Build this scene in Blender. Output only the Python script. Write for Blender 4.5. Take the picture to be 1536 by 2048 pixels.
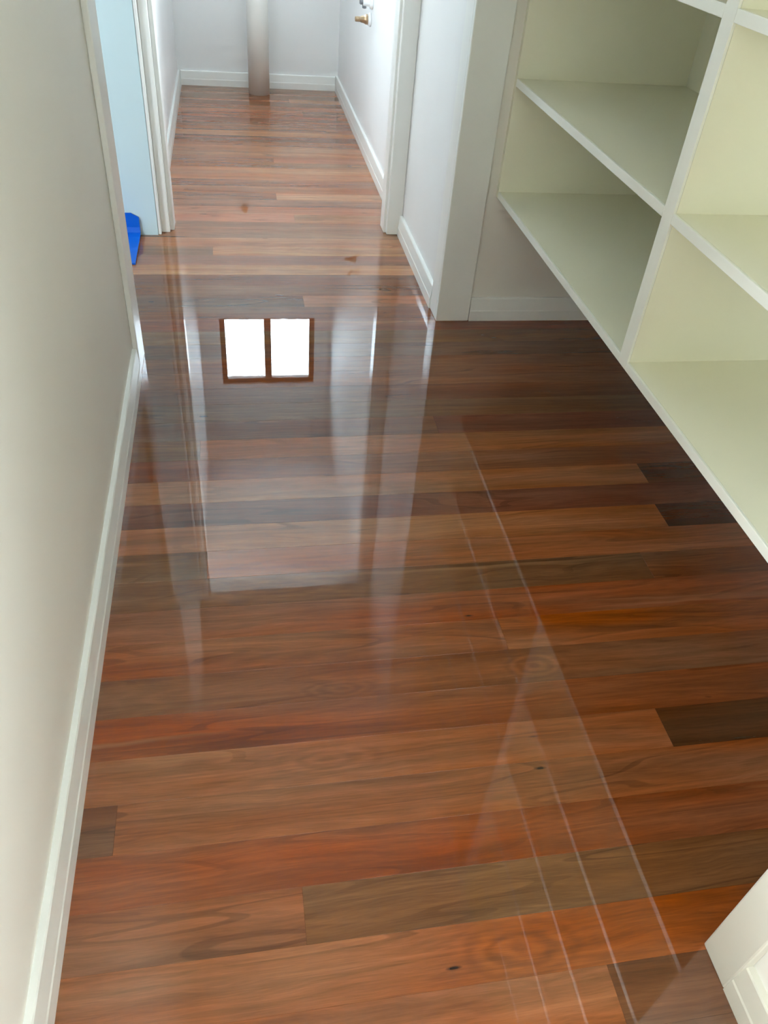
import bpy, bmesh, math, random
from mathutils import Matrix, Vector

random.seed(7)
for o in list(bpy.data.objects):
    bpy.data.objects.remove(o, do_unlink=True)
SC = bpy.context.scene
COL = SC.collection

# ------------------------------------------------------------------ camera
cam_data = bpy.data.cameras.new('camera')
cam = bpy.data.objects.new('camera', cam_data)
COL.objects.link(cam)
cam_data.sensor_fit = 'VERTICAL'
cam_data.sensor_height = 36.0
cam_data.lens = 1571.0 / 2048.0 * 36.0
cam_data.clip_start = 0.02
# rows: world X, Y, Z axes in camera space (x right, y down, z forward)
RX = (0.98483271, -0.04755423, 0.16686263)
RY = (-0.15707801, -0.65284072, 0.74103002)
RZV = (0.07369561, -0.75600105, -0.65040862)
cam.matrix_world = Matrix(((RX[0], -RX[1], -RX[2], 0.0),
                           (RY[0], -RY[1], -RY[2], 0.0),
                           (RZV[0], -RZV[1], -RZV[2], 1.30),
                           (0, 0, 0, 1)))
SC.camera = cam

# ------------------------------------------------------------------ daylight
world = bpy.data.worlds.new('sky')
SC.world = world
world.use_nodes = True
wn = world.node_tree.nodes
wn['Background'].inputs['Color'].default_value = (0.91, 0.96, 1.0, 1)
wn['Background'].inputs['Strength'].default_value = 40.0


def portal(name, loc, rot, sx, sy):
    l = bpy.data.lights.new(name, 'AREA')
    l.shape = 'RECTANGLE'
    l.size = sx
    l.size_y = sy
    l.cycles.is_portal = True
    o = bpy.data.objects.new(name, l)
    COL.objects.link(o)
    o.location = loc
    o.rotation_euler = rot
    return o


H = math.pi / 2
portal('daylight_far_window', (0.20, 5.87, 1.94), (-H, 0, 0), 0.74, 0.60)       # faces -Y
portal('daylight_added_side_window', (-2.25, 0.72, 1.50), (H, 0, 0), 1.00, 0.90)     # faces +Y, unseen window added to light the side room
portal('daylight_added_far_side_window', (0.82, 3.59, 1.80), (0, H, 0), 1.70, 0.30)     # faces -X, added out-of-view window brightening the far room
portal('daylight_added_near_left_window', (-0.45, -0.53, 1.25), (0, -H, 0), 0.70, 1.24)   # faces +X, added fill window behind the camera
portal('daylight_added_near_right_window', (0.82, -0.53, 1.275), (0, H, 0), 0.35, 1.24)   # faces -X, second added fill window opposite

SC.view_settings.view_transform = 'Standard'
SC.view_settings.look = 'None'
SC.view_settings.gamma = 1.0
SC.view_settings.use_curve_mapping = False
SC.view_settings.exposure = 0.12
SC.cycles.max_bounces = 10
SC.cycles.diffuse_bounces = 6
SC.cycles.glossy_bounces = 5
SC.cycles.transparent_max_bounces = 12
SC.cycles.caustics_reflective = False
SC.cycles.caustics_refractive = False
SC.cycles.sample_clamp_indirect = 60.0


# ------------------------------------------------------------------ helpers
def lin(c):
    return tuple((v / 255 / 12.92) if v / 255 <= 0.04045 else ((v / 255 + 0.055) / 1.055) ** 2.4 for v in c)


def tag(o, label=None, cat=None, group=None, kind=None):
    if label:
        o['label'] = label
    if cat:
        o['category'] = cat
    if group:
        o['group'] = group
    if kind:
        o['kind'] = kind
    return o


def link(name, bm, mat, parent=None, smooth=False):
    me = bpy.data.meshes.new(name)
    bmesh.ops.recalc_face_normals(bm, faces=bm.faces)
    bm.to_mesh(me)
    bm.free()
    if smooth:
        for p in me.polygons:
            p.use_smooth = True
    if mat:
        me.materials.append(mat)
    o = bpy.data.objects.new(name, me)
    COL.objects.link(o)
    if parent:
        o.parent = parent
        o.matrix_parent_inverse = parent.matrix_world.inverted()
    return o


def empty(name, loc=(0, 0, 0)):
    o = bpy.data.objects.new(name, None)
    COL.objects.link(o)
    o.location = loc
    o.empty_display_size = 0.05
    bpy.context.view_layer.update()
    return o


def box(bm, x0, x1, y0, y1, z0, z1):
    r = bmesh.ops.create_cube(bm, size=1.0)
    for v in r['verts']:
        v.co = Vector((x0 + (v.co.x + .5) * (x1 - x0), y0 + (v.co.y + .5) * (y1 - y0), z0 + (v.co.z + .5) * (z1 - z0)))
    return r['verts']


def boxes(name, mat, lst, parent=None, bevel=0.0, seg=2):
    bm = bmesh.new()
    for b in lst:
        box(bm, *b)
    if bevel:
        bmesh.ops.bevel(bm, geom=list(bm.edges), offset=bevel, segments=seg, affect='EDGES', profile=0.5, clamp_overlap=True)
    return link(name, bm, mat, parent)


def extrude_profile(bm, prof, p0, p1, out):
    """profile [(t, z)]: t = distance from the wall along 'out'; run from p0 to p1 on the floor plane"""
    rings = []
    for p in (p0, p1):
        rings.append([bm.verts.new((p[0] + out[0] * t, p[1] + out[1] * t, z)) for t, z in prof])
    n = len(prof)
    for i in range(n):
        j = (i + 1) % n
        bm.faces.new((rings[0][i], rings[0][j], rings[1][j], rings[1][i]))
    bm.faces.new(rings[0])
    bm.faces.new(list(reversed(rings[1])))


def tube(bm, path_axis, origin, prof, seg=32):
    """lathe: prof [(r, h)] around axis through origin; axis 'x+','x-','y-','z+'"""
    ax = {'x-': (Vector((-1, 0, 0)), Vector((0, 1, 0)), Vector((0, 0, 1))),
          'x+': (Vector((1, 0, 0)), Vector((0, 1, 0)), Vector((0, 0, 1))),
          'y-': (Vector((0, -1, 0)), Vector((1, 0, 0)), Vector((0, 0, 1))),
          'z-': (Vector((0, 0, -1)), Vector((1, 0, 0)), Vector((0, 1, 0))),
          'z+': (Vector((0, 0, 1)), Vector((1, 0, 0)), Vector((0, 1, 0)))}[path_axis]
    o = Vector(origin)
    rings = []
    for r, h in prof:
        if r < 1e-6:
            rings.append([bm.verts.new(o + ax[0] * h)])
        else:
            rings.append([bm.verts.new(o + ax[0] * h + (ax[1] * math.cos(2 * math.pi * k / seg) + ax[2] * math.sin(2 * math.pi * k / seg)) * r) for k in range(seg)])
    for a, b in zip(rings, rings[1:]):
        for k in range(seg):
            k2 = (k + 1) % seg
            if len(a) == 1 and len(b) == 1:
                continue
            if len(a) == 1:
                bm.faces.new((a[0], b[k], b[k2]))
            elif len(b) == 1:
                bm.faces.new((a[k], a[k2], b[0]))
            else:
                bm.faces.new((a[k], a[k2], b[k2], b[k]))


# ------------------------------------------------------------------ materials
def new_mat(name):
    m = bpy.data.materials.new(name)
    m.use_nodes = True
    nt = m.node_tree
    return m, nt, nt.nodes['Principled BSDF']


def paint(name, rgb, rough=0.5, bump=0.02, var=0.03, scale=60.0, spec=0.4):
    m, nt, b = new_mat(name)
    tc = nt.nodes.new('ShaderNodeTexCoord')
    n = nt.nodes.new('ShaderNodeTexNoise')
    n.inputs['Scale'].default_value = 2.5
    n.inputs['Detail'].default_value = 3
    nt.links.new(tc.outputs['Object'], n.inputs['Vector'])
    mr = nt.nodes.new('ShaderNodeMapRange')
    mr.inputs['From Min'].default_value = 0.3
    mr.inputs['From Max'].default_value = 0.7
    mr.inputs['To Min'].default_value = 1 - var
    mr.inputs['To Max'].default_value = 1.0
    nt.links.new(n.outputs['Fac'], mr.inputs['Value'])
    mx = nt.nodes.new('ShaderNodeMix')
    mx.data_type = 'RGBA'
    mx.blend_type = 'MULTIPLY'
    mx.inputs['Factor'].default_value = 1.0
    mx.inputs[6].default_value = (*lin(rgb), 1)
    nt.links.new(mr.outputs['Result'], mx.inputs[7])
    nt.links.new(mx.outputs[2], b.inputs['Base Color'])
    b.inputs['Roughness'].default_value = rough
    b.inputs['Specular IOR Level'].default_value = spec
    n2 = nt.nodes.new('ShaderNodeTexNoise')
    n2.inputs['Scale'].default_value = scale * 6
    n2.inputs['Detail'].default_value = 2
    nt.links.new(tc.outputs['Object'], n2.inputs['Vector'])
    bp = nt.nodes.new('ShaderNodeBump')
    bp.inputs['Strength'].default_value = bump
    bp.inputs['Distance'].default_value = 0.002
    nt.links.new(n2.outputs['Fac'], bp.inputs['Height'])
    nt.links.new(bp.outputs['Normal'], b.inputs['Normal'])
    return m


M = {}
M['wall_near'] = paint('white_wall_warm_light_tint', (232, 229, 221), 0.55, 0.03)  # warm cast of the near light put into the white
M['wall_far'] = paint('white_wall_cool_light_tint', (237, 238, 238), 0.55, 0.03)  # same white walls, cooler for the skylight at the far end
M['wall_blue_lit'] = paint('wall_blue_light_tint', (200, 222, 228), 0.5, 0.03)  # blue of the side room daylight partly put into the wall colour
M['trim'] = paint('white_enamel_trim', (237, 239, 236), 0.28, 0.0, 0.015, spec=0.5)
M['shelf'] = paint('cream_shelf_paint', (236, 234, 213), 0.38, 0.012, 0.02)
M['trim_dimmed'] = paint('dimmed_enamel_trim', (214, 211, 198), 0.32, 0.0, 0.015)  # darker copy of the trim, offsets the strong near window light
M['edge'] = paint('white_shelf_lipping', (236, 236, 226), 0.35, 0.01, 0.01)
M['ceiling'] = paint('ceiling_white', (240, 239, 236), 0.8, 0.02)
M['pvc'] = paint('grey_pvc_pipe', (236, 234, 228), 0.35, 0.02, 0.05)
M['white_plastic'] = paint('white_plastic', (235, 238, 240), 0.3, 0.0, 0.01)
M['grey_metal'] = paint('grey_metal', (120, 124, 130), 0.3, 0.02, 0.1)
M['frame'] = paint('backlit_window_frame', (70, 58, 50), 0.4, 0.02, 0.05)  # backlit darkness of the far window put into the frame colour
M['blue'] = paint('bright_blue_plastic', (2, 96, 205), 0.35, 0.05, 0.06, scale=8)

m, nt, b = new_mat('brass')
b.inputs['Base Color'].default_value = (*lin((176, 152, 124)), 1)
b.inputs['Metallic'].default_value = 0.85
b.inputs['Roughness'].default_value = 0.32
M['brass'] = m

def glass(name, tint):
  m, nt, b = new_mat(name)
  nt.nodes.remove(b)
  tr = nt.nodes.new('ShaderNodeBsdfTransparent')
  tr.inputs['Color'].default_value = (*tint, 1)
  gl = nt.nodes.new('ShaderNodeBsdfGlossy')
  gl.inputs['Roughness'].default_value = 0.02
  fr = nt.nodes.new('ShaderNodeFresnel')
  fr.inputs['IOR'].default_value = 1.3
  ms = nt.nodes.new('ShaderNodeMixShader')
  nt.links.new(fr.outputs['Fac'], ms.inputs['Fac'])
  nt.links.new(tr.outputs['BSDF'], ms.inputs[1])
  nt.links.new(gl.outputs['BSDF'], ms.inputs[2])
  nt.links.new(ms.outputs['Shader'], nt.nodes['Material Output'].inputs['Surface'])
  return m


M['glass'] = glass('window_glass', (0.93, 0.96, 0.97))
M['dimmed_glass'] = glass('dimmed_window_glass', (0.84, 0.91, 0.95))  # glass colour lowered to dim the bright far window, no screen present


# oval grain figures: centre x, y, radii, strength, limits of the board they lie on
FIGURES = [(0.385, 0.432, 0.110, 0.050, 0.16, 0.3909, 0.4800), (0.160, 0.950, 0.085, 0.026, 0.12, 0.9255, 1.0146),
           (0.575, 0.968, 0.075, 0.040, 0.16, 0.9255, 1.0146), (0.120, 0.795, 0.120, 0.034, 0.10, 0.7473, 0.8364),
           (0.030, 1.238, 0.240, 0.036, 0.12, 1.1928, 1.2819)]


def wood_material():
    m, nt, b = new_mat('varnished_hardwood')
    N, L = nt.nodes, nt.links

    def node(t, **kw):
        n = N.new(t)
        for k, v in kw.items():
            setattr(n, k, v)
        return n

    def math_(op, a, c):
        n = node('ShaderNodeMath', operation=op)
        for i, v in enumerate((a, c)):
            if isinstance(v, (int, float)):
                n.inputs[i].default_value = v
            else:
                L.new(v, n.inputs[i])
        return n.outputs[0]

    def noise(vec, scale, detail=4, rough=0.55, dist=0.0):
        n = node('ShaderNodeTexNoise')
        n.inputs['Scale'].default_value = scale
        n.inputs['Detail'].default_value = detail
        n.inputs['Roughness'].default_value = rough
        n.inputs['Distortion'].default_value = dist
        L.new(vec, n.inputs['Vector'])
        return n.outputs['Fac']

    def mapping(vec, sc):
        n = node('ShaderNodeMapping')
        n.inputs['Scale'].default_value = sc
        L.new(vec, n.inputs['Vector'])
        return n.outputs['Vector']

    def rng(v, a, b2, c, d):
        n = node('ShaderNodeMapRange')
        for k, x in zip(('From Min', 'From Max', 'To Min', 'To Max'), (a, b2, c, d)):
            n.inputs[k].default_value = x
        L.new(v, n.inputs['Value'])
        return n.outputs['Result']

    def mix(fac, a, c, mode='MIX'):
        n = node('ShaderNodeMix', data_type='RGBA', blend_type=mode)
        if isinstance(fac, (int, float)):
            n.inputs['Factor'].default_value = fac
        else:
            L.new(fac, n.inputs['Factor'])
        for i, v in ((6, a), (7, c)):
            if isinstance(v, tuple):
                n.inputs[i].default_value = (*v, 1)
            else:
                L.new(v, n.inputs[i])
        return n.outputs[2]

    tc = node('ShaderNodeTexCoord')
    oi = node('ShaderNodeObjectInfo')
    comb = node('ShaderNodeCombineXYZ')
    L.new(math_('MULTIPLY', oi.outputs['Random'], 41.0), comb.inputs[0])
    L.new(math_('MULTIPLY', oi.outputs['Random'], 173.0), comb.inputs[1])
    L.new(math_('MULTIPLY', oi.outputs['Random'], 67.0), comb.inputs[2])
    va = node('ShaderNodeVectorMath', operation='ADD')
    L.new(tc.outputs['Object'], va.inputs[0])
    L.new(comb.outputs[0], va.inputs[1])
    vec = va.outputs[0]
    # gentle waviness of the grain
    w1 = noise(mapping(vec, (2.2, 9.0, 1.0)), 1.0, 2)
    w2 = noise(mapping(vec, (7.0, 14.0, 1.0)), 1.0, 2)
    off = math_('ADD', math_('MULTIPLY', math_('SUBTRACT', w1, 0.5), 0.06), math_('MULTIPLY', math_('SUBTRACT', w2, 0.5), 0.012))
    c2 = node('ShaderNodeCombineXYZ')
    L.new(off, c2.inputs[1])
    va2 = node('ShaderNodeVectorMath', operation='ADD')
    L.new(vec, va2.inputs[0])
    L.new(c2.outputs[0], va2.inputs[1])
    v2 = va2.outputs[0]
    broad = noise(mapping(v2, (1.0, 26.0, 1.0)), 1.0, 3, 0.5)
    streak = noise(mapping(v2, (1.8, 85.0, 1.0)), 1.0, 4, 0.6)
    fibre = noise(mapping(vec, (14.0, 700.0, 1.0)), 1.0, 2, 0.6)
    hue = noise(mapping(vec, (1.4, 7.0, 1.0)), 1.0, 2)
    short = noise(mapping(v2, (22.0, 330.0, 1.0)), 1.0, 3, 0.65)
    figure = noise(mapping(vec, (1.1, 13.0, 1.0)), 1.0, 2, 0.35, 0.25)
    # thin dark growth lines along contours of the figure noise: long drifting lines and ovals
    l1 = rng(math_('ABSOLUTE', math_('SUBTRACT', figure, 0.43), 0), 0.0, 0.010, 0.0, 1.0)
    l2 = rng(math_('ABSOLUTE', math_('SUBTRACT', figure, 0.60), 0), 0.0, 0.008, 0.0, 1.0)
    gate = rng(noise(mapping(vec, (3.0, 10.0, 1.0)), 1.0, 2), 0.40, 0.60, 0.97, 0.70)
    linem = math_('MAXIMUM', math_('MULTIPLY', l1, l2), gate)
    # faint concentric bands of the same figure
    band = math_('SINE', math_('MULTIPLY', figure, 95.0), 0)
    col = oi.outputs['Color']
    hs = node('ShaderNodeHueSaturation')
    L.new(col, hs.inputs['Color'])
    L.new(rng(hue, 0.3, 0.7, 0.496, 0.510), hs.inputs['Hue'])
    L.new(rng(hue, 0.3, 0.7, 1.08, 0.9), hs.inputs['Saturation'])
    c = hs.outputs['Color']
    c = mix(1.0, c, rng(broad, 0.25, 0.75, 0.74, 1.24), 'MULTIPLY')
    c = mix(1.0, c, rng(streak, 0.25, 0.75, 0.80, 1.18), 'MULTIPLY')
    c = mix(1.0, c, rng(fibre, 0.3, 0.7, 0.9, 1.08), 'MULTIPLY')
    c = mix(1.0, c, linem, 'MULTIPLY')
    c = mix(1.0, c, rng(short, 0.25, 0.75, 0.84, 1.14), 'MULTIPLY')
    c = mix(1.0, c, rng(band, -1.0, 1.0, 0.93, 1.06), 'MULTIPLY')
    # pale sapwood streaks
    sap = noise(mapping(v2, (0.5, 20.0, 1.0)), 1.0, 2)
    c = mix(rng(sap, 0.64, 0.76, 0.0, 0.5), c, lin((190, 138, 92)))
    # individual oval figures (cathedral grain) seen on single boards
    sx = node('ShaderNodeSeparateXYZ')
    L.new(tc.outputs['Object'], sx.inputs[0])
    wob = noise(mapping(tc.outputs['Object'], (16.0, 60.0, 1.0)), 1.0, 2)
    for cx_, cy_, rx, ry, amp, y0_, y1_ in FIGURES:
        dx = math_('DIVIDE', math_('SUBTRACT', sx.outputs[0], cx_), rx)
        dy = math_('DIVIDE', math_('SUBTRACT', sx.outputs[1], cy_), ry)
        d = math_('SQRT', math_('ADD', math_('MULTIPLY', dx, dx), math_('MULTIPLY', dy, dy)), 0)
        ring = math_('SINE', math_('ADD', math_('MULTIPLY', d, 17.0), math_('MULTIPLY', wob, 7.0)), 0)
        msk = math_('MULTIPLY', rng(d, 0.55, 1.15, 1.0, 0.0), math_('MULTIPLY', math_('GREATER_THAN', sx.outputs[1], y0_), math_('LESS_THAN', sx.outputs[1], y1_)))
        c = mix(msk, c, mix(1.0, c, rng(ring, -1.0, 1.0, 1.0 - amp, 1.0 + amp), 'MULTIPLY'))
    # small dark gum pockets
    vo = node('ShaderNodeTexVoronoi')
    vo.inputs['Scale'].default_value = 1.0
    vo.inputs['Randomness'].default_value = 1.0
    L.new(mapping(v2, (5.0, 17.0, 1.0)), vo.inputs['Vector'])
    pit = rng(vo.outputs['Distance'], 0.03, 0.075, 0.0, 1.0)
    sel = node('ShaderNodeSeparateColor')
    L.new(vo.outputs['Color'], sel.inputs[0])
    keep = math_('GREATER_THAN', sel.outputs[0], 0.2)
    pitm = math_('MAXIMUM', pit, keep)
    c = mix(pitm, lin((40, 20, 12)), c)
    L.new(c, b.inputs['Base Color'])
    b.inputs['Roughness'].default_value = 0.5
    b.inputs['Specular IOR Level'].default_value = 0.0
    b.inputs['Coat Weight'].default_value = 1.0
    b.inputs['Coat Roughness'].default_value = 0.006
    b.inputs['Coat IOR'].default_value = 1.75
    # faint ripple of the brushed varnish
    r1 = noise(mapping(tc.outputs['Object'], (35.0, 70.0, 1.0)), 1.0, 2, 0.5)
    r2 = noise(mapping(tc.outputs['Object'], (6.0, 11.0, 1.0)), 1.0, 1, 0.5)
    hgt = math_('ADD', math_('MULTIPLY', r1, 0.10), math_('MULTIPLY', r2, 0.10))
    bp = node('ShaderNodeBump')
    bp.inputs['Strength'].default_value = 1.0
    bp.inputs['Distance'].default_value = 0.00007
    L.new(hgt, bp.inputs['Height'])
    L.new(bp.outputs['Normal'], b.inputs['Coat Normal'])
    return m


M['wood'] = wood_material()
M['subfloor'] = paint('dark_subfloor', (40, 26, 18), 0.9, 0.0, 0.1)

# ------------------------------------------------------------------ floor: one object per board
XL, XR = -0.325, 0.697           # corridor wall faces
CEIL = 2.70
Y_REAR, Y_CROSS, Y_FAR = -1.30, 3.263, 5.738
floor = boxes('floor', M['subfloor'], [(XL - .10, 1.49, Y_REAR - .1, 0.75, -0.06, -0.021), (-2.90, 1.49, 0.75, Y_CROSS + .14, -0.06, -0.021), (XL - .10, XR + .10, Y_CROSS + .14, Y_FAR + .10, -0.06, -0.021)])
tag(floor, 'glossy varnished red-brown hardwood floor laid across the corridor', 'floor', kind='structure')

PITCH, S0 = 0.0891, 0.480
T = dict(
    orange=(158, 87, 43), red=(150, 77, 40), olive=(112, 74, 42), dusk=(108, 66, 42), dark=(70, 40, 22),
    tan=(174, 106, 60), purple=(112, 60, 44), brown=(126, 76, 46), grey=(108, 74, 52), light=(204, 142, 90), pink=(166, 102, 66), midred=(138, 78, 50))
# row -> [(x_end of piece, tone), ...] from the left wall rightwards; the last piece runs to the right
ROWS = {
    -4: [(9, 'orange')], -3: [(0.2, 'red'), (9, 'dusk')], -2: [(0.511, 'orange'), (9, 'dusk')], -1: [(9, 'orange')],
    0: [(0.053, 'red'), (9, 'olive')], 1: [(9, 'red')], 2: [(-0.251, 'dusk'), (9, 'orange')], 3: [(0.790, 'orange'), (9, 'dark')],
    4: [(9, 'red')], 5: [(9, 'brown')], 6: [(0.531, 'red'), (9, 'orange')], 7: [(9, 'red')], 8: [(0.948, 'olive'), (9, 'brown')],
    9: [(-0.105, 'olive'), (9, 'tan')], 10: [(1.067, 'tan'), (9, 'dark')], 11: [(9, 'purple')], 12: [(1.09, 'tan'), (9, 'dark')],
    13: [(9, 'brown')], 14: [(-0.128, 'olive'), (9, 'tan')], 15: [(0.55, 'dusk'), (9, 'purple')], 16: [(9, 'grey')], 17: [(9, 'dusk')], 18: [(9, 'brown')],
    19: [(9, 'brown')], 20: [(9, 'grey')], 21: [(9, 'olive')], 22: [(9, 'midred')], 23: [(9, 'brown')],
    24: [(0.225, 'grey'), (9, 'tan')], 25: [(9, 'brown')], 26: [(9, 'brown')], 27: [(9, 'light')], 28: [(9, 'grey')],
    29: [(-0.10, 'grey'), (9, 'pink')], 30: [(9, 'tan')], 31: [(9, 'grey')], 32: [(9, 'midred')], 33: [(0.25, 'pink'), (9, 'tan')],
    34: [(9, 'pink')], 35: [(9, 'grey')], 36: [(0.185, 'grey'), (9, 'light')], 37: [(9, 'brown')], 38: [(9, 'grey')], 39: [(9, 'tan')],
    40: [(9, 'tan')], 41: [(9, 'brown')], 42: [(0.20, 'brown'), (9, 'pink')], 43: [(9, 'pink')], 44: [(9, 'tan')], 45: [(9, 'brown')], 46: [(9, 'grey')],
    47: [(9, 'light')], 48: [(9, 'midred')], 49: [(9, 'midred')], 50: [(9, 'brown')], 51: [(9, 'red')], 52: [(0.42, 'tan'), (9, 'brown')],
    53: [(9, 'pink')], 54: [(9, 'brown')], 55: [(0.36, 'brown'), (9, 'light')], 56: [(9, 'grey')], 57: [(9, 'brown')], 58: [(9, 'grey')], 59: [(9, 'brown')]}
GAP = 0.0001


def board(x0, x1, y0, y1, tone):
    bm = bmesh.new()
    z = 0.0
    box(bm, x0 + GAP, x1 - GAP, y0 + GAP, y1 - GAP, -0.020, z)
    top = [e for e in bm.edges if all(v.co.z > -0.01 for v in e.verts)]
    bmesh.ops.bevel(bm, geom=top, offset=0.00015, segments=1, affect='EDGES')
    o = link('floorboard', bm, M['wood'], floor)
    mean, share = ((172, 110, 78), .62) if y0 > 2.85 else ((140, 79, 44), .32)  # far boards blended paler and pinker, reflected haze put into their colour
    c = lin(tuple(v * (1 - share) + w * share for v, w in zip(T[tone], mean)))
    j = random.uniform(0.80, 0.94)
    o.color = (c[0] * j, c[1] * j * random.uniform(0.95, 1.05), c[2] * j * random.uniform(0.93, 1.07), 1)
    return o


tones = ['orange', 'red', 'brown', 'tan', 'olive', 'midred']
for k in range(-21, 60):
    y0 = S0 + k * PITCH
    y1 = y0 + PITCH
    if y0 > Y_FAR:
        break
    far = y0 > Y_CROSS + 0.1
    xa, xb = (XL - .08, XR + .08) if far else ((XL - .08, 1.45) if y0 < 0.8 else (-2.80, 1.45))
    pieces = ROWS.get(k) or [(random.uniform(-0.3, 0.6), random.choice(tones)), (9, random.choice(tones))]
    x = xa
    if xa < -2 and k % 2 == 0:
        pieces = [(-1.2 - (k % 5) * 0.15, random.choice(tones))] + list(pieces)
    for xe, t in pieces:
        xe = min(xe, xb)
        if xe - x > 0.01:
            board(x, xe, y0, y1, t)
            x = xe

# ------------------------------------------------------------------ walls and ceiling
ceil = boxes('ceiling', M['ceiling'], [(XL - .10, 1.49, Y_REAR - .1, 0.75, CEIL, CEIL + .08), (-2.9, 1.49, 0.75, 3.365, CEIL, CEIL + .08), (XL - .10, XR + .10, 3.365, Y_FAR + .10, CEIL, CEIL + .08)])
tag(ceil, 'plain white ceiling over the corridor', 'ceiling', kind='structure')

WL_END = 2.300
NY0, NY1, NZ0, NZ1, RZ0, RZ1 = -1.15, 0.09, 0.90, 1.60, 1.10, 1.45      # daylight windows added behind the camera
wl = boxes('wall_left', M['wall_near'], [(XL - .10, XL, Y_REAR, NY0, 0, CEIL), (XL - .10, XL, NY1, WL_END, 0, CEIL),
    (XL - .10, XL, NY0, NY1, 0, NZ0), (XL - .10, XL, NY0, NY1, NZ1, CEIL), (XL - .10, XL, WL_END, Y_CROSS, 2.20, CEIL)])
tag(wl, 'long white wall at the left of the corridor, toned for warm light', 'wall', kind='structure')

wc = boxes('wall_cross', M['wall_blue_lit'], [(-2.80, -0.318, Y_CROSS, 3.365, 0, CEIL)])
tag(wc, 'pale blue-lit wall face beyond the left opening', 'wall', kind='structure')

wh = boxes('wall_header', M['wall_near'], [(-0.318, XR, 3.295, 3.365, 2.19, CEIL)])
tag(wh, 'white wall over the inner doorway', 'wall', kind='structure')

FY0, FY1, FZ0, FZ1 = 3.44, 3.74, 0.95, 2.65
wfl = boxes('wall_far_left', M['wall_far'], [(XL - .10, XL, 3.365, Y_FAR, 0, CEIL)])
tag(wfl, 'white left wall of the small far room', 'wall', kind='structure')
wfr = boxes('wall_far_right', M['wall_far'], [(XR, XR + .10, 3.365, FY0, 0, CEIL), (XR, XR + .10, FY1, Y_FAR, 0, CEIL),
                                             (XR, XR + .10, FY0, FY1, 0, FZ0), (XR, XR + .10, FY0, FY1, FZ1, CEIL)])
tag(wfr, 'white right wall of the far room carrying the pipe fittings', 'wall', kind='structure')

WX0, WX1, WZ0, WZ1 = -0.175, 0.575, 1.645, 2.245      # far window opening
YF1 = Y_FAR + .10
wf = boxes('wall_far', M['wall_far'], [
    (XL - .10, WX0, Y_FAR, YF1, 0, CEIL), (WX1, XR + .10, Y_FAR, YF1, 0, CEIL),
    (WX0, WX1, Y_FAR, YF1, 0, WZ0), (WX0, WX1, Y_FAR, YF1, WZ1, CEIL)])
tag(wf, 'white end wall behind the upright grey pipe', 'wall', kind='structure')

wn_ = boxes('wall_right_nib', M['wall_far'], [(XR, XR + .10, 2.52, 3.365, 0, CEIL)])
tag(wn_, 'short pale wall between the inner doorway and the shelf alcove', 'wall', kind='structure')
we = boxes('wall_alcove_end', M['wall_near'], [(XR + .10, 1.49, 2.52, 2.62, 0, CEIL)])
tag(we, 'shaded end wall under the lowest shelf', 'wall', kind='structure')
wr = boxes('wall_right', M['wall_near'], [(1.39, 1.49, 0.39, 2.52, 0, CEIL)])
tag(wr, 'white wall behind the built-in shelves', 'wall', kind='structure')
wnn = boxes('wall_right_near', M['wall_near'], [(XR + .10, 1.39, 0.30, 0.398, 0, CEIL), (XR, XR + .10, Y_REAR, NY0, 0, CEIL), (XR, XR + .10, NY1, 0.398, 0, CEIL),
    (XR, XR + .10, NY0, NY1, 0, RZ0), (XR, XR + .10, NY0, NY1, RZ1, CEIL)])
tag(wnn, 'white wall end at the near side of the shelves', 'wall', kind='structure')

wb = boxes('wall_rear', M['wall_near'], [(XL - .10, XR + .10, Y_REAR - .10, Y_REAR, 0, CEIL)])
tag(wb, 'white wall closing the corridor behind the camera', 'wall', kind='structure')

# side room on the left
SX0, SX1, SZ0, SZ1 = -2.75, -1.75, 1.05, 1.95
ws = boxes('wall_side_room', M['wall_far'], [
    (-2.90, -2.80, 0.75, 3.365, 0, CEIL), (-2.80, SX0, 0.75, 0.85, 0, CEIL), (SX1, XL - .10, 0.75, 0.85, 0, CEIL),
    (SX0, SX1, 0.75, 0.85, 0, SZ0), (SX0, SX1, 0.75, 0.85, SZ1, CEIL)])
tag(ws, 'white outer wall of the side room', 'wall', kind='structure')


def window_x(name, x0, x1, z0, z1, y, label, mull=True, fmat=None, fw=0.040, depth=0.04, gmat=None):
    """window in a wall facing +-Y; the frame stands in the opening"""
    root = empty(name, ((x0 + x1) / 2, y, z0))
    tag(root, label, 'window', kind='structure')
    fm = fmat or M['frame']
    boxes('window_frame', fm, [(x0, x0 + fw, y, y + depth, z0, z1), (x1 - fw, x1, y, y + depth, z0, z1),
                               (x0 + fw, x1 - fw, y, y + depth, z1 - fw, z1), (x0 + fw, x1 - fw, y, y + depth, z0, z0 + fw * .6)], root)
    xm = (x0 + x1) / 2
    if mull:
        boxes('mullion', fm, [(xm - .027, xm + .027, y, y + depth, z0 + fw * .6, z1 - fw)], root)
        spans = [(x0 + fw, xm - .027), (xm + .027, x1 - fw)]
    else:
        spans = [(x0 + fw, x1 - fw)]
    for a, c in spans:
        boxes('pane', gmat or M['glass'], [(a, c, y + depth * .45, y + depth * .55, z0 + fw * .6, z1 - fw)], root)
    return root


window_x('window_1', WX0, WX1, WZ0, WZ1, Y_FAR + .03, 'two-pane window high in the end wall, mirrored in the floor', gmat=M['dimmed_glass'])
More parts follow.
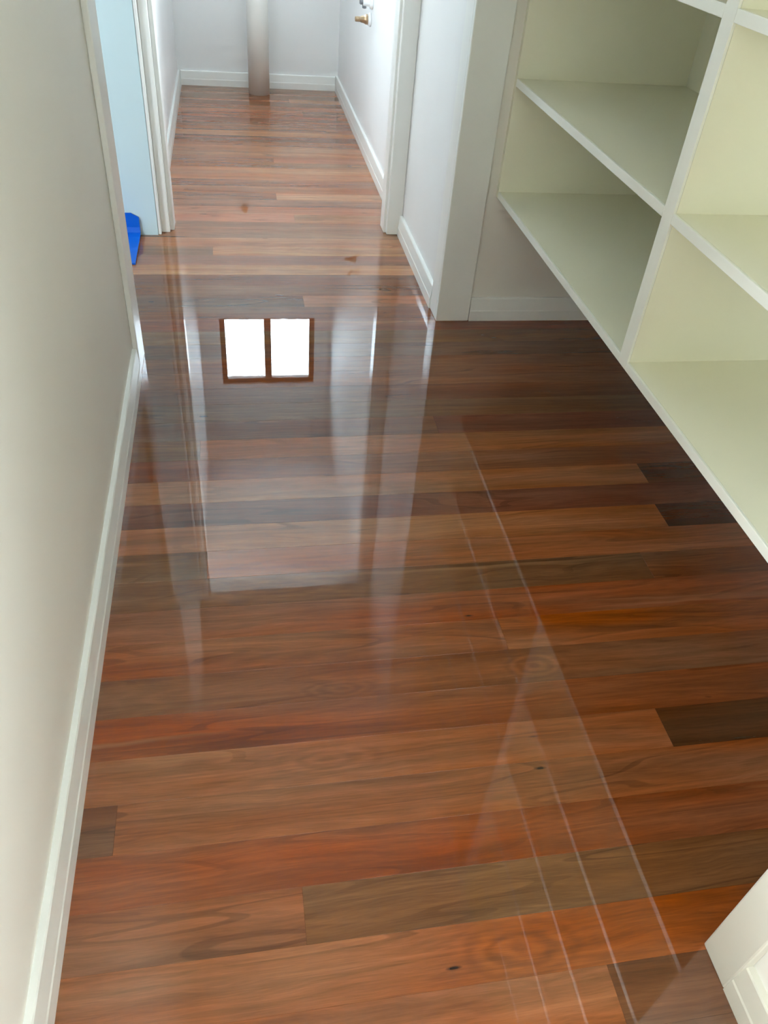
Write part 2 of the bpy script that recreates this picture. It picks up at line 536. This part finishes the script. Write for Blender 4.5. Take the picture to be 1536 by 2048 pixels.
# unseen windows added in the side walls to let in fill daylight
def window_y(name, x, y0, y1, z0, z1, label, w=0.04):
    root = empty(name, (x, (y0 + y1) / 2, z0))
    tag(root, label, 'window', kind='structure')
    boxes('window_frame', M['trim'], [(x - .02, x + .02, y0, y0 + w, z0, z1), (x - .02, x + .02, y1 - w, y1, z0, z1),
                                      (x - .02, x + .02, y0 + w, y1 - w, z0, z0 + w), (x - .02, x + .02, y0 + w, y1 - w, z1 - w, z1)], root)
    boxes('pane', M['glass'], [(x - .002, x + .002, y0 + w, y1 - w, z0 + w, z1 - w)], root)


window_x('added_window_2', SX0, SX1, SZ0, SZ1, 0.78, 'added unseen side room window with a white frame', fmat=M['trim'])  # window added for daylight on the wall beyond the opening
window_y('added_window_4', XL - .06, NY0, NY1, NZ0, NZ1, 'added white framed fill-light window in the left wall behind the camera')
window_y('added_window_5', XR + .06, NY0, NY1, RZ0, RZ1, 'added white framed fill-light window in the right wall behind the camera')
window_y('added_window_3', XR + .06, FY0, FY1, FZ0, FZ1, 'added narrow white framed window, out of view in the right wall of the far room', 0.02)

# ------------------------------------------------------------------ skirting boards (bevelled profile)
SK = [(0, 0.0), (0.018, 0.0), (0.018, 0.036), (0.0165, 0.040), (0.0125, 0.080), (0.0105, 0.083), (0, 0.083)]


def skirt(name, p0, p1, out, label, scale=1.0, mat='trim'):
    bm = bmesh.new()
    extrude_profile(bm, [(t, z * scale) for t, z in SK], p0, p1, out)
    o = link(name, bm, M[mat])
    tag(o, label, 'skirting board', kind='structure')
    return o


skirt('baseboard_left', (XL, Y_REAR), (XL, 2.165), (1, 0), 'white skirting board along the long left wall', 1.12)
skirt('baseboard_far_left', (XL, 3.365), (XL, Y_FAR), (1, 0), 'white skirting board at the left side of the far room')
skirt('baseboard_far_right', (XR, 3.365), (XR, Y_FAR), (-1, 0), 'white skirting board at the right side of the far room', 1.05)
skirt('baseboard_far', (XL + .018, Y_FAR), (XR - .018, Y_FAR), (0, -1), 'white skirting board behind the upright pipe')
skirt('baseboard_nib', (XR, 2.605), (XR, 3.29), (-1, 0), 'white skirting board on the short wall beside the alcove', 1.02)
skirt('baseboard_alcove', (0.805, 2.52), (1.39, 2.52), (0, -1), 'shaded skirting board under the lowest shelf', 1.02)
skirt('baseboard_right_near', (XR, Y_REAR), (XR, 0.334), (-1, 0), 'white skirting board at the lower right corner', 1.02, 'trim_dimmed')

# ------------------------------------------------------------------ door linings and corner trims
t = boxes('trim_1', M['trim'], [(XL, XL + .016, 2.170, WL_END, 0, 2.20)], bevel=0.003)
tag(t, 'flat architrave strip at the end of the left wall', 'architrave', kind='structure')
t = boxes('trim_2', M['trim'], [(XL - .10, XL + .010, WL_END, WL_END + .016, 0, 2.20)], bevel=0.003)
tag(t, 'white lining on the end of the left wall', 'door lining', kind='structure')

# left side of inner doorway: stepped architrave and lining
root = empty('trim_3', (-0.29, 3.30, 0))
tag(root, 'stepped white architrave at the left of the inner doorway', 'architrave', kind='structure')
boxes('bead', M['trim'], [(-0.318, -0.305, 3.266, 3.365, 0, 2.19)], root, bevel=0.003)
boxes('architrave_face', M['trim'], [(-0.305, -0.272, 3.292, 3.365, 0, 2.19)], root, bevel=0.003)
boxes('door_lining', M['trim'], [(-0.272, -0.256, 3.316, 3.40, 0, 2.19)], root, bevel=0.002)
root = empty('trim_4', (0.66, 3.30, 0))
tag(root, 'white architrave at the right of the inner doorway', 'architrave', kind='structure')
boxes('architrave_face', M['trim'], [(0.632, 0.697, 3.292, 3.365, 0, 2.19)], root, bevel=0.004)
boxes('door_lining', M['trim'], [(0.622, 0.634, 3.316, 3.40, 0, 2.19)], root, bevel=0.002)
t = boxes('trim_5', M['trim'], [(-0.256, 0.622, 3.30, 3.40, 2.165, 2.19)], bevel=0.002)
tag(t, 'white head lining over the inner doorway', 'door lining', kind='structure')

t = empty('trim_6', (0.745, 2.51, 0))
boxes('front_board', M['trim'], [(0.684, 0.803, 2.502, 2.520, 0, CEIL)], t, bevel=0.003)
boxes('side_board', M['trim'], [(0.684, 0.697, 2.520, 2.605, 0, CEIL)], t, bevel=0.002)
tag(t, 'tall flat board on the end of the short wall, left of the shelves', 'architrave', kind='structure')
t = boxes('trim_7', M['trim_dimmed'], [(0.679, XR, 0.334, 0.400, 0, 2.20)], bevel=0.003)
tag(t, 'white architrave foot at the lower right corner', 'architrave', kind='structure')

# ------------------------------------------------------------------ built-in shelves
SXF, SXB = 0.838, 1.388
SYN, SYF = 0.400, 2.502
DIV0, DIV1 = 1.424, 1.465
su = empty('shelf_unit', (1.1, 1.5, 0.437))
tag(su, 'large built-in cream shelf unit along the right wall', 'shelving')
boxes('side_panel', M['shelf'], [(SXF, SXB, SYF, SYF + .018, 0.437, 2.18)], su, bevel=0.001)
boxes('side_panel', M['shelf'], [(SXF, SXB, SYN - .001, SYN + .018, 0.437, 2.18)], su, bevel=0.001)
boxes('back_panel', M['shelf'], [(SXB - .006, SXB, SYN + .018, SYF, 0.457, 2.18)], su)
dv = boxes('divider', M['shelf'], [(SXF + .006, SXB - .006, DIV0, DIV1, 0.457, 2.18)], su)
boxes('edge_strip', M['edge'], [(SXF, SXF + .006, DIV0, DIV1, 0.437, 2.18)], dv, bevel=0.0012)
for z0, z1 in ((0.437, 0.457), (0.765, 0.786), (1.106, 1.127), (1.446, 1.467), (1.800, 1.821), (2.160, 2.180)):
    if z0 < 0.5:
        s = boxes('shelf', M['shelf'], [(SXF + .006, SXB - .006, SYN + .018, SYF, z0, z1)], su)
        boxes('edge_strip', M['edge'], [(SXF, SXF + .006, SYN + .018, DIV0, z0, z1)], s, bevel=0.0012)
        boxes('edge_strip', M['edge'], [(SXF, SXF + .006, DIV1, SYF, z0, z1)], s, bevel=0.0012)
    else:
        for a, c in ((SYN + .018, DIV0), (DIV1, SYF)):
            s = boxes('shelf', M['shelf'], [(SXF + .006, SXB - .006, a, c, z0, z1)], su)
            boxes('edge_strip', M['edge'], [(SXF, SXF + .006, a, c, z0, z1)], s, bevel=0.0012)

# ------------------------------------------------------------------ upright pipe
pr = empty('drain_pipe', (0.180, 5.588, 0))
tag(pr, 'upright grey plastic drain pipe standing before the end wall', 'pipe')
bm = bmesh.new()
tube(bm, 'z+', (0.180, 5.588, 0), [(0.0605, 0.0), (0.0655, 0.0), (0.0655, 0.571), (0.0645, 0.573), (0.0615, 0.573), (0.0605, 0.571), (0.0605, 0.0)], 48)
link('pipe_wall', bm, M['pvc'], pr, smooth=False)
for p in pr.children[0].data.polygons:
    p.use_smooth = abs(p.normal.z) < 0.3

# ------------------------------------------------------------------ water fittings


def fitting(name, origin, axis, label, body, white=False):
    root = empty(name, origin)
    tag(root, label, 'tap')
    bm = bmesh.new()
    tube(bm, axis, origin, [(0, 0), (0.030, 0), (0.030, 0.006), (0.026, 0.014), (0.020, 0.016), (0, 0.016)], 28)
    link('flange', bm, M['white_plastic'], root, True)
    bm = bmesh.new()
    if white:
        tube(bm, axis, origin, [(0, 0.014), (0.019, 0.014), (0.019, 0.046), (0.015, 0.048), (0.0, 0.048)], 24)
    else:
        tube(bm, axis, origin, [(0, 0.014), (0.023, 0.014), (0.022, 0.026), (0.017, 0.034), (0.014, 0.050), (0.0, 0.050)], 8)
    link('body', bm, body, root)
    bm = bmesh.new()
    if white:
        tube(bm, axis, origin, [(0, 0.046), (0.013, 0.046), (0.013, 0.060), (0.009, 0.064), (0.0, 0.064)], 20)
        link('outlet', bm, M['grey_metal'], root)
    else:
        pr_ = [(0, 0.048), (0.010, 0.048)]
        for i in range(4):
            pr_ += [(0.0125, 0.052 + i * .006), (0.0105, 0.055 + i * .006)]
        pr_ += [(0.011, 0.078), (0.007, 0.078), (0.007, 0.060), (0, 0.060)]
        tube(bm, axis, origin, pr_, 20)
        link('threaded_outlet', bm, body, root)
    return root


fitting('wall_tap', (XR, 4.46, 0.612), 'x-', 'brass threaded tap stub with white flange on the far right wall', M['brass'])
w = fitting('waste_connector', (XR, 4.43, 0.690), 'x-', 'white plastic pipe connector above the brass tap', M['white_plastic'], True)
bm = bmesh.new()
o_ = Vector((XR - .040, 4.43, 0.690))
tube(bm, 'z-', o_, [(0, 0.0), (0.010, 0.0), (0.010, 0.026), (0.007, 0.028), (0, 0.028)], 16)
link('spout', bm, M['grey_metal'], w)
fitting('cistern_tap', (0.061, Y_FAR, 0.784), 'y-', 'small brass cistern tap on the end wall, seen mirrored in the floor', M['brass'])

# ------------------------------------------------------------------ blue plastic sheet in the side opening
bm = bmesh.new()
NX = 14
rows = []
for i in range(NX + 1):
    x = -0.386 - i * 0.03
    ripple = 0.004 * math.sin(i * 1.7)
    top = 0.074 + 0.022 * min(1, i / 1.6) + 0.005 * math.sin(i * 2.3)
    path = [(2.965 + ripple, 0.006), (3.10, 0.010 + ripple * .3), (3.215, 0.008), (3.246, 0.014), (3.253, 0.035), (3.255, top)]
    rows.append([bm.verts.new((x, y, z)) for y, z in path])
for a, c in zip(rows, rows[1:]):
    for q in range(len(a) - 1):
        bm.faces.new((a[q], a[q + 1], c[q + 1], c[q]))
bs = link('plastic_sheet', bm, M['blue'])
tag(bs, 'bright blue plastic sheet on the floor, turned up against the pale wall', 'plastic sheet')
sm = bs.modifiers.new('thickness', 'SOLIDIFY')
sm.thickness = 0.006
sm.offset = 0.0
